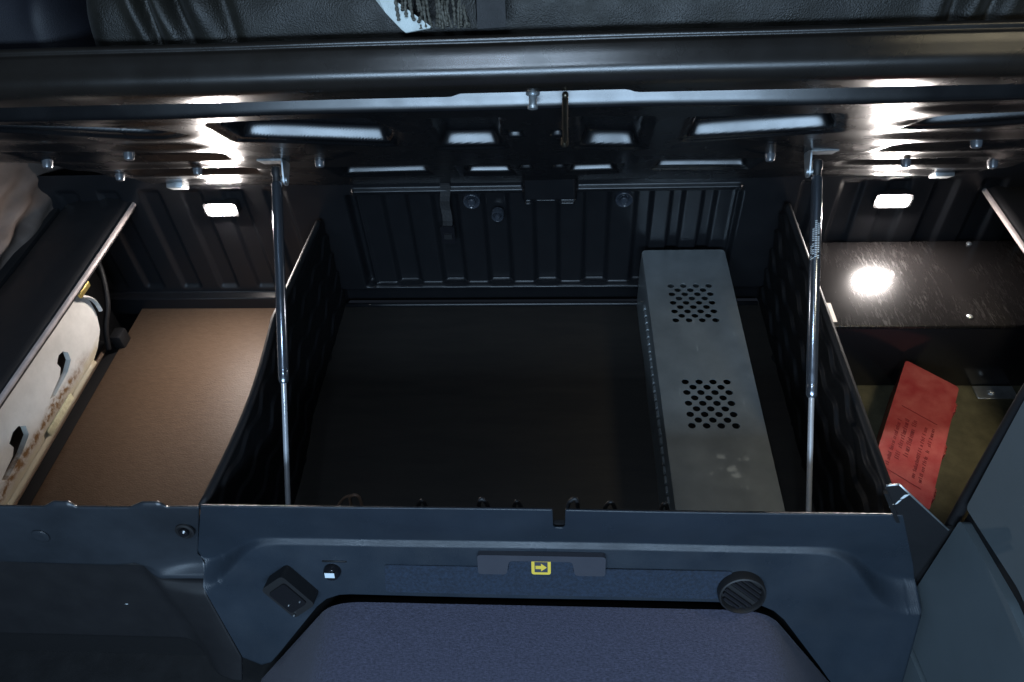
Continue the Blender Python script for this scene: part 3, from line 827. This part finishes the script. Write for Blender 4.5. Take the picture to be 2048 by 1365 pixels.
# writing runs along the case, in several lines, between two ruled lines
tick_text(bm, top + ex * 0.0 , ey, -ex, Z_, [(0.045, 0.175, -0.026, 0.0085), (0.060, 0.185, -0.041, 0.0095), (0.090, 0.190, -0.056, 0.010), (0.050, 0.190, -0.078, 0.0075), (0.048, 0.196, -0.092, 0.0075)], rng)
from_bm('embossed_writing', bm, M['red_dark'], t)
for q in (0.034, 0.212):
    prism_obj('ruled_line', [(0.018, q), (0.094, q), (0.094, q + 0.0016), (0.018, q + 0.0016)], top, ex, ey, Z_, 0.0005, M['red_dark'], t)

# ================================================================== LEFT SIDE: trim, white hatch panel, seal, curtain
t = thing('side_trim', 'wide black trim along the left edge of the storage with a pale edge', 'trim', (-1.15, 1.2, 0.64))
yy = np.linspace(0.662, 1.60, 50)
pr = [(-1.075, 0.630), (-1.066, 0.640), (-1.062, 0.652), (-1.067, 0.6605), (-1.085, 0.664), (-1.13, 0.668), (-1.20, 0.664), (-1.245, 0.650), (-1.26, 0.60)]
P = np.array([[(a + 0.002 * math.sin(y * 6), y, b) for a, b in pr] for y in yy])
grid_obj('trim_cover', P, M['trim'], t, flip=True)
P = np.array([[(-1.0668 + 0.0095 * math.cos(q) + 0.002 * math.sin(y * 6), y, 0.654 + 0.0072 * math.sin(q)) for q in np.linspace(-1.2, 1.25, 8)] for y in yy])
grid_obj('pale_edge', P, M['trim_edge'], t, flip=False)

t = thing('hatch_panel', 'rust stained white painted metal panel below the left trim', 'panel', (-1.10, 0.95, 0.45))
slots = [[(1.076, 0.556), (1.092, 0.552), (1.103, 0.538), (1.098, 0.519), (1.070, 0.508), (1.005, 0.503), (0.990, 0.511), (1.046, 0.521), (1.062, 0.532), (1.060, 0.547)],
         [(0.872, 0.548), (0.890, 0.545), (0.904, 0.529), (0.897, 0.508), (0.858, 0.498), (0.795, 0.495), (0.782, 0.506), (0.838, 0.515), (0.852, 0.525), (0.850, 0.540)]]
outl = [(0.665, 0.648), (0.665, 0.456), (0.90, 0.452), (0.925, 0.446), (1.045, 0.446), (1.07, 0.452), (1.14, 0.454), (1.185, 0.468), (1.222, 0.492), (1.240, 0.530), (1.242, 0.570), (1.228, 0.600), (1.195, 0.648)]
pn = prism_obj('white_sheet', outl, (-1.100, 0, 0), Y_, Z_, -X_, 0.012, M['white'], t, holes=slots, angle=30)
box('slot_backing', (-1.150, 0.665, 0.455), (-1.140, 1.23, 0.645), M['black'], t, bevel=0)
# folded lower lip and yellowed clip
P = np.array([[(-1.100 + a, y, 0.456 + b) for a, b in ((0.0, 0.006), (0.003, 0.003), (0.0045, 0.0), (0.0045, -0.004))] for y in np.linspace(0.665, 1.15, 20)])
grid_obj('folded_lip', P, M['white'], t, flip=False, solid=0.002)
box('plastic_clip', (-1.099, 0.930, 0.450), (-1.094, 1.040, 0.474), M['clear'], t, bevel=0.003)
P = np.array([[(-1.098 + 0.012 * math.sin(q), 1.190 + 0.058 * math.cos(a), 0.545 + 0.062 * math.sin(a) + 0.006 * math.cos(q)) for q in np.linspace(0, math.pi, 6)] for a in np.linspace(-0.2, 1.1, 16)])
grid_obj('curved_flange', P, M['white'], t)

tag(box('brass_catch', (-1.096, 1.212, 0.600), (-1.088, 1.258, 0.614), M['brass'], bevel=0.002), 'small ribbed brass catch at the top corner of the white panel', 'catch')
t = thing('cable_loom', 'black cables and clamp behind the white panel beside the brown board', 'cable', (-1.17, 1.36, 0.32))
tube_obj('cable', [(-1.21, 1.47, 0.54), (-1.18, 1.42, 0.50), (-1.17, 1.37, 0.44), (-1.18, 1.33, 0.39), (-1.19, 1.31, 0.33)], 0.007, M['floor'], t)
box('clamp', (-1.185, 1.325, 0.316), (-1.155, 1.365, 0.360), M['black'], t, bevel=0.005)
t = thing('floor_rail', 'dark brown rail along the left edge of the brown board', 'rail', (-1.21, 1.05, 0.30))
box('rail_web', (-1.260, 0.663, 0.300), (-1.174, 1.36, 0.314), M['black'], t, bevel=0.002)
tube_obj('rail_bead', [(-1.203, 0.67, 0.326), (-1.204, 1.0, 0.327), (-1.205, 1.34, 0.326)], 0.0055, M['board'], t, k=4)
o = box('inner_side_wall', (-1.285, 0.662, 0.02), (-1.262, 1.60, 0.645), M['black'], bevel=0); structure(o, 'black inner side wall behind the white panel')

# curtain at the far left
ys = np.linspace(1.02, 1.72, 180); vs_ = np.linspace(0, 1, 60)
YY, VV = np.meshgrid(ys, vs_, indexing='ij')
ZZ = 0.58 + 0.62 * VV
fold = 0.050 * np.sin((ZZ * 1.0 - 0.35 * (YY - 1.3)) * 105 + 1.3 * np.sin(YY * 9)) * sstep((1.55 - YY) / 0.25) * np.exp(-((ZZ - 0.70) / 0.06) ** 2)
fold = np.sign(fold) * 0.034 * (np.abs(fold) / 0.05) ** 0.6
fold += 0.012 * np.sin((ZZ + 0.4 * YY) * 95) * np.exp(-((ZZ - 0.72) / 0.08) ** 2) + 0.010 * np.sin(YY * 17 + ZZ * 6)
XX = -1.285 + 0.4 * fold - 0.05 * (ZZ - 0.6) + 0.25 * np.maximum(0, YY - 1.35) ** 1.0 * 0.5
tag(grid_obj('curtain', np.stack([XX, YY, ZZ], -1), M['curtain'], flip=False, solid=0.002), 'brown grey gathered curtain hanging beyond the left trim', 'curtain')

# right hand trim
t = thing('side_trim', 'dark trim with a pale edge at the upper right of the storage', 'trim', (1.0, 1.2, 0.64))
pr = [(1.010, 0.640), (0.980, 0.646), (0.974, 0.652), (0.976, 0.661), (0.995, 0.666), (1.08, 0.668), (1.22, 0.660), (1.26, 0.60)]
yy = np.linspace(0.70, 1.60, 40)
P = np.array([[(a, y, b) for a, b in pr] for y in yy])
grid_obj('trim_cover', P, M['trim'], t, flip=False)
P = np.array([[(0.9765 - 0.0090 * math.cos(q), y, 0.654 + 0.0075 * math.sin(q)) for q in np.linspace(-1.2, 1.25, 8)] for y in yy])
grid_obj('pale_edge', P, M['trim_edge'], t, flip=True)
o = box('inner_side_wall', (1.23, 0.70, 0.02), (1.252, 1.60, 0.645), M['black'], bevel=0); structure(o, 'dark inner side wall of the right compartment')

# ================================================================== FRONT PANEL (middle)
TH = math.radians(20)
SN = Vector((0, -math.cos(TH), math.sin(TH)))            # normal of the sloping field
SU = Vector((0, math.sin(TH), math.cos(TH)))             # up along the sloping field
def slant_y(z): return 0.637 - math.tan(TH) * (0.545 - z)
def slp(x, z, out=0.0): return Vector((x, slant_y(z), z)) + SN * out
fp = thing('front_panel', 'blue grey moulded front panel of the middle compartment with latch and socket', 'panel', (-0.03, 0.62, 0.25))
topk = [(-0.657, 0.498), (-0.597, 0.650), (-0.0165, 0.652), (-0.0160, 0.602), (-0.012, 0.597), (0.000, 0.597), (0.004, 0.602), (0.0045, 0.652), (0.527, 0.650), (0.590, 0.500), (0.612, 0.440)]
botk = [(-0.657, 0.480), (-0.608, 0.285), (-0.575, 0.268), (-0.555, 0.275), (-0.535, 0.298), (-0.445, 0.410), (-0.425, 0.428), (-0.400, 0.438), (-0.38, 0.440), (0.315, 0.440), (0.340, 0.436), (0.365, 0.424), (0.385, 0.405), (0.462, 0.299), (0.540, 0.185), (0.612, 0.10)]
creK = [(-0.66, 0.470), (-0.635, 0.474), (-0.610, 0.487), (-0.567, 0.526), (-0.545, 0.545), (-0.515, 0.554), (-0.45, 0.555), (0.43, 0.555), (0.464, 0.548), (0.496, 0.520), (0.525, 0.482), (0.550, 0.460), (0.575, 0.453), (0.60, 0.452)]
def itp(x, K): return np.interp(x, [k[0] for k in K], [k[1] for k in K])
xs = np.unique(np.concatenate([np.linspace(-0.657, 0.612, 330), [k[0] for k in topk], [k[0] for k in botk]]))
keep = [xs[0]]
for q in xs[1:]:
    if q - keep[-1] > 3e-4: keep.append(q)
xs = np.array(keep)
vs_ = np.linspace(0, 1, 131)
tp = itp(xs, topk); bt = itp(xs, botk)
ck = np.convolve(np.pad(itp(np.linspace(-0.68, 0.61, 600), creK), 12, mode='edge'), np.ones(25) / 25, 'valid')
cre = np.interp(xs, np.linspace(-0.68, 0.61, 600), ck)
mid = np.minimum(0.592, tp - 0.004)
mid = np.maximum(mid, bt + 0.002)
v1 = np.clip(vs_ / 0.2, 0, 1)[None, :]; v2 = np.clip((vs_ - 0.2) / 0.8, 0, 1)[None, :]
ZZ = tp[:, None] + (mid - tp)[:, None] * v1 + (bt - mid)[:, None] * v2
XX = np.broadcast_to(xs[:, None], ZZ.shape)
stp = 0.009 + math.tan(TH) * np.maximum(0, 0.552 - cre)
w = sstep((cre[:, None] - ZZ) / (0.006 + 0.50 * stp)[:, None])
YY = 0.646 * (1 - w) + w * (0.637 - math.tan(TH) * (0.545 - ZZ))
YY = YY + 0.0006 * np.sin(XX * 9 + ZZ * 14)
grid_obj('shell', np.stack([XX, YY, ZZ], -1), M['panel'], fp, flip=True, solid=0.004)
# inner flange behind the rim
for xa, xb in ((-0.592, -0.0185), (0.0065, 0.520)):
    box('rim_flange', (xa, 0.6475, 0.560), (xb, 0.6525, 0.6485), M['black'], fp, bevel=0.001, seg=1)
# felt strip
prism_obj('felt_strip', rounded([(-0.313, 0.0), (0.285, 0.0), (0.285, 0.062), (-0.310, 0.062)], 0.006), slp(0, 0.4495, 0.0005), X_, SU, SN, 0.0022, M['felt'], fp, bevel=0.0006)
# latch handle: top bar with two end blocks, recess with arrow label
hz = 0.500
hd = prism_obj('latch_handle', rounded([(-0.145, 0.0), (-0.096, 0.0), (-0.091, 0.030), (0.016, 0.030), (0.021, 0.0), (0.072, 0.0), (0.072, 0.042), (-0.145, 0.042)], 0.006, 3), slp(0, hz, 0.0002), X_, SU, SN, 0.011, M['handle'], fp, bevel=0.0045, seg=4)
prism_obj('recess_plate', [(-0.094, 0.002), (0.019, 0.002), (0.016, 0.0298), (-0.091, 0.0298)], slp(0, hz, 0.001), X_, SU, SN, 0.0025, M['felt'], hd)
lc = slp(-0.037, 0.5115, 0.0036)
lab = prism_obj('arrow_label', rounded([(-0.0165, -0.0165), (0.0165, -0.0165), (0.0165, 0.0165), (-0.0165, 0.0165)], 0.005, 5), lc, X_, SU, SN, 0.0012, M['yellow'], hd)
lab.name = 'arrow_label'
bm = bmesh.new(); prism(bm, [(-0.0112, -0.0112), (0.0112, -0.0112), (0.0112, 0.0112), (-0.0112, 0.0112)], lc + SN * 0.0013, X_, SU, SN, 0.0004)
o = from_bm('dark_field', bm, M['label_dark'], hd)
bm = bmesh.new(); prism(bm, [(-0.0095, -0.0035), (0.000, -0.0035), (0.000, -0.0085), (0.0098, 0.0), (0.000, 0.0085), (0.000, 0.0035), (-0.0095, 0.0035)], lc + SN * 0.0019, X_, SU, SN, 0.0004)
from_bm('arrow', bm, M['yellow'], hd)
# power socket block, rotated
so = slp(-0.480, 0.458, 0.0)
ca, sa = math.cos(math.radians(38)), math.sin(math.radians(38))
e1 = X_ * ca + SU * sa; e2 = -X_ * sa + SU * ca
sk = prism_obj('power_socket', rounded([(-0.027, -0.041), (0.027, -0.041), (0.027, 0.041), (-0.027, 0.041)], 0.009, 4), so, e1, e2, SN, 0.030, M['black'], fp, bevel=0.006)
prism_obj('socket_face', rounded([(-0.020, -0.028), (0.020, -0.028), (0.020, 0.028), (-0.020, 0.028)], 0.006, 4), so + SN * 0.0302, e1, e2, SN, 0.003, M['gloss_black'], sk, bevel=0.001)
for a, b in ((-0.010, -0.012), (0.012, -0.018), (-0.020, -0.034)):
    lathe_obj('socket_pin', so + e1 * a + e2 * b + SN * 0.032, SN, [(0, 0.0018), (0.002, 0.0016), (0.003, 0.0008)], M['galv'], sk, 10)
# small domed knob
kp = slp(-0.404, 0.492, 0.0)
kb = lathe_obj('knob', kp, SN, [(0, 0.0155), (0.004, 0.0155), (0.010, 0.0140), (0.014, 0.0105), (0.0165, 0.005), (0.017, 0.001)], M['gloss_black'], fp, 24)
box('knob_slot', (-0.420, 0.6235, 0.5095), (-0.376, 0.6275, 0.5135), M['black'], fp, bevel=0.0005, seg=1)
prism_obj('knob_glint', [(-0.0085, -0.001), (0.0085, -0.001), (0.0085, 0.0095), (-0.0085, 0.0095)], kp + SN * 0.0172, X_, SU, SN, 0.0006, M['white_print'], kb)  # window reflection on the knob, painted as a white patch
# round air outlet
vp = slp(0.303, 0.470, 0.0)
rg = lathe_obj('air_outlet', vp, SN, [(0, 0.040), (0.014, 0.040), (0.018, 0.0385), (0.019, 0.036), (0.016, 0.034), (0.010, 0.0325)], M['black'], fp, 40)
a_ = math.radians(-40)
q1 = X_ * math.cos(a_) + SU * math.sin(a_); q2 = -X_ * math.sin(a_) + SU * math.cos(a_)
for k in range(-3, 4):
    hw = math.sqrt(max(0, 0.031 ** 2 - (k * 0.0085) ** 2))
    prism_obj('outlet_slat', [(-hw, -0.0022), (hw, -0.0022), (hw, 0.0022), (-hw, 0.0022)], vp + q2 * (k * 0.0085) + SN * 0.0102, q1, q2, SN, 0.0045 if k else 0.002, M['gloss_black'] if k else M['black'], rg)
# broken plastic clips and wires behind the rim
rng = random.Random(9)
for x, dz in ((-0.232, -0.006), (-0.132, 0.002), (-0.075, -0.004), (0.020, 0.006), (0.078, -0.003), (0.165, -0.005)):
    a = rng.uniform(0.006, 0.014); b = rng.uniform(0.006, 0.014)
    tube_obj('clip', [(x - a, 0.664, 0.600), (x - a * .8, 0.668, 0.632 + dz), (x, 0.670, 0.644 + dz), (x + b * .6, 0.668, 0.630 + dz), (x + b, 0.664, 0.600)], 0.0035, M['black'], fp)
t = thing('loose_wire', 'looped brown wire sticking up behind the front rim', 'wire', (-0.37, 0.70, 0.5))
tube_obj('wire_loop', [(-0.372, 0.700, 0.50), (-0.370, 0.700, 0.585), (-0.362, 0.700, 0.604), (-0.352, 0.700, 0.600), (-0.352, 0.700, 0.57), (-0.358, 0.700, 0.50)], 0.0028, M['wire'], t)
tube_obj('wire_tail', [(-0.362, 0.702, 0.602), (-0.380, 0.702, 0.592), (-0.400, 0.702, 0.560), (-0.425, 0.702, 0.52)], 0.0024, M['wire'], t)

# ================================================================== FRONT PANEL (left)
t = thing('side_front_panel', 'dark front panel of the left compartment with two tabs on its edge', 'panel', (-0.95, 0.64, 0.05))
tab = [(-1.34, 0.648), (-0.866, 0.650), (-0.845, 0.663), (-0.818, 0.663), (-0.810, 0.651), (-0.716, 0.651), (-0.692, 0.663), (-0.663, 0.663), (-0.655, 0.649), (-0.603, 0.648), (-0.662, 0.49)]
tk = [(-1.34, 0.648), (-0.866, 0.650), (-0.845, 0.663), (-0.818, 0.663), (-0.810, 0.651), (-0.716, 0.651), (-0.692, 0.663), (-0.663, 0.663), (-0.655, 0.649), (-0.603, 0.648)]
xs = np.unique(np.concatenate([np.linspace(0, 1, 160)]))
vs_ = np.linspace(0, 1, 90)
P = np.zeros((len(xs), len(vs_), 3))
for j, v in enumerate(vs_):
    zr = 0.650 + (0.225 - 0.650) * v
    xr_ = np.interp(zr, [0.05, 0.285, 0.49, 0.65], [-0.655, -0.6105, -0.6595, -0.5995])
    X = -1.34 + (xr_ + 1.34) * xs
    zt_ = np.interp(X, [k[0] for k in tk], [k[1] for k in tk]) if v == 0 else zr
    Z = np.broadcast_to(zt_, X.shape).copy()
    fold = np.interp(X, [-1.34, -0.77, -0.735, -0.60], [0.498, 0.492, 0.462, 0.455])
    ww = sstep((fold - Z) / 0.014)
    upper = 0.640 - 0.13 * (0.65 - Z)
    edge_ = np.interp(X - (0.3 * (0.49 - Z)), [-0.80, -0.74], [1, 0])
    lower = slant_y(0.5) + 0.003 + 0.0 * X - 0.20 * (0.49 - Z) + 0.030 * sstep(edge_)
    Y = upper * (1 - ww) + ww * lower
    w2 = sstep((0.472 - Z) / 0.040)
    yc = 0.644 * (1 - w2) + w2 * (0.636 - math.tan(TH) * (0.545 - Z))
    bl = sstep((X - (xr_ - 0.15)) / 0.145)
    Y = Y * (1 - bl) + yc * bl
    P[:, j, 0] = X; P[:, j, 1] = Y; P[:, j, 2] = Z
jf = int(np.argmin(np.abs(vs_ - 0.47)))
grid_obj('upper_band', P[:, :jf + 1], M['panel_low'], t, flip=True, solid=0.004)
grid_obj('shaded_lower_panel', P[:, jf:], M['trim'], t, flip=True, solid=0.004)  # same panel as the band above; shade below the fold painted as black
sc_ = lathe_obj('screw_cup', (-0.647, 0.640, 0.581), (0, -0.97, 0.20), [(0, 0.017), (0.003, 0.0165), (0.004, 0.013), (0.001, 0.010)], M['black'], t, 22)
lathe_obj('screw', (-0.648, 0.637, 0.581), (0, -0.97, 0.20), [(0, 0.009), (0.004, 0.0085), (0.0065, 0.005)], M['gloss_black'], sc_, 14)
lathe_obj('blind_plug', (-0.905, 0.6285, 0.574), (0, -0.99, 0.13), [(0, 0.016), (0.0015, 0.015), (0.003, 0.011), (0.002, 0.005)], M['panel_low'], t, 20)
prism_obj('paint_chip', [(-0.855, 0.330), (-0.852, 0.331), (-0.849, 0.329), (-0.852, 0.3285)], (0, 0.6222, 0), X_, Z_, -Y_, 0.0012, M['white_print'], t)
# threshold strip on the cab floor
tag(box('threshold_strip', (-1.0, 0.33, 0.0005), (-0.62, 0.345, 0.010), M['gloss_black'], bevel=0.002), 'thin black strip on the dark floor at the lower left corner', 'strip')

# ================================================================== CORNER BRACKET
t = thing('corner_bracket', 'dark steel corner plate beside the red case with a bright cut edge', 'bracket', (0.55, 0.65, 0.44))
prism_obj('plate', [(0.478, 0.726), (0.497, 0.730), (0.612, 0.604), (0.612, 0.44), (0.520, 0.44), (0.520, 0.64)], (0, 0.652, 0), X_, Z_, -Y_, 0.004, M['trim'], t)
tube_obj('cut_edge', [(0.480, 0.650, 0.7268), (0.4975, 0.650, 0.7308)], 0.0017, M['galv'], t, k=3)
tube_obj('cut_edge', [(0.4975, 0.650, 0.7308), (0.612, 0.650, 0.6045)], 0.0017, M['galv'], t, k=3)
prism_obj('fold', [(0.476, 0.720), (0.482, 0.720), (0.524, 0.640), (0.518, 0.640)], (0, 0.646, 0), X_, Z_, -Y_, 0.006, M['black'], t)
bm = bmesh.new()
for q in ([(0.508, 0.690), (0.512, 0.694), (0.509, 0.682), (0.506, 0.680)], [(0.512, 0.706), (0.519, 0.708), (0.513, 0.696), (0.509, 0.696)], [(0.501, 0.680), (0.504, 0.681), (0.502, 0.672), (0.500, 0.672)]):
    prism(bm, q, (0, 0.6478, 0), X_, Z_, -Y_, 0.0005)
from_bm('paint_scratch', bm, M['white_print'], t)

# ================================================================== RIGHT CABINET
t = thing('side_cabinet', 'grey green plastic cabinet side with dark grooves in the lower right corner', 'cabinet', (0.75, 0.3, 0.0))
def cabp(y, z): return (y, z)
core = prism_obj('carcass', [(-0.6, 0.0), (0.640, 0.0), (0.640, 0.30), (0.660, 0.66), (0.690, 0.92), (0.690, 1.02), (-0.6, 1.02)], (0.634, 0, 0), Y_, Z_, X_, 0.5, M['black'], t)
def shutter(poly, th=0.014):
    prism_obj('side_panel', rounded(poly, 0.010, 4), (0.6335, 0, 0), Y_, Z_, -X_, th, M['cabinet'], t, bevel=0.005)
tube_obj('edge_seal', [(0.628, 0.628, 0.0), (0.628, 0.640, 0.119), (0.628, 0.652, 0.316), (0.628, 0.662, 0.513), (0.628, 0.678, 0.713), (0.628, 0.692, 0.905), (0.628, 0.694, 1.02)], 0.009, M['trim'], t, n=12)
shutter([(-0.6, 0.02), (0.620, 0.02), (0.636, 0.302), (0.50, 0.330), (-0.6, 0.330)])
shutter([(-0.6, 0.352), (0.49, 0.352), (0.638, 0.322), (0.650, 0.635), (0.50, 0.665), (-0.6, 0.665)])
shutter([(-0.6, 0.700), (0.505, 0.700), (0.654, 0.662), (0.680, 0.90), (0.680, 1.0), (-0.6, 1.0)])
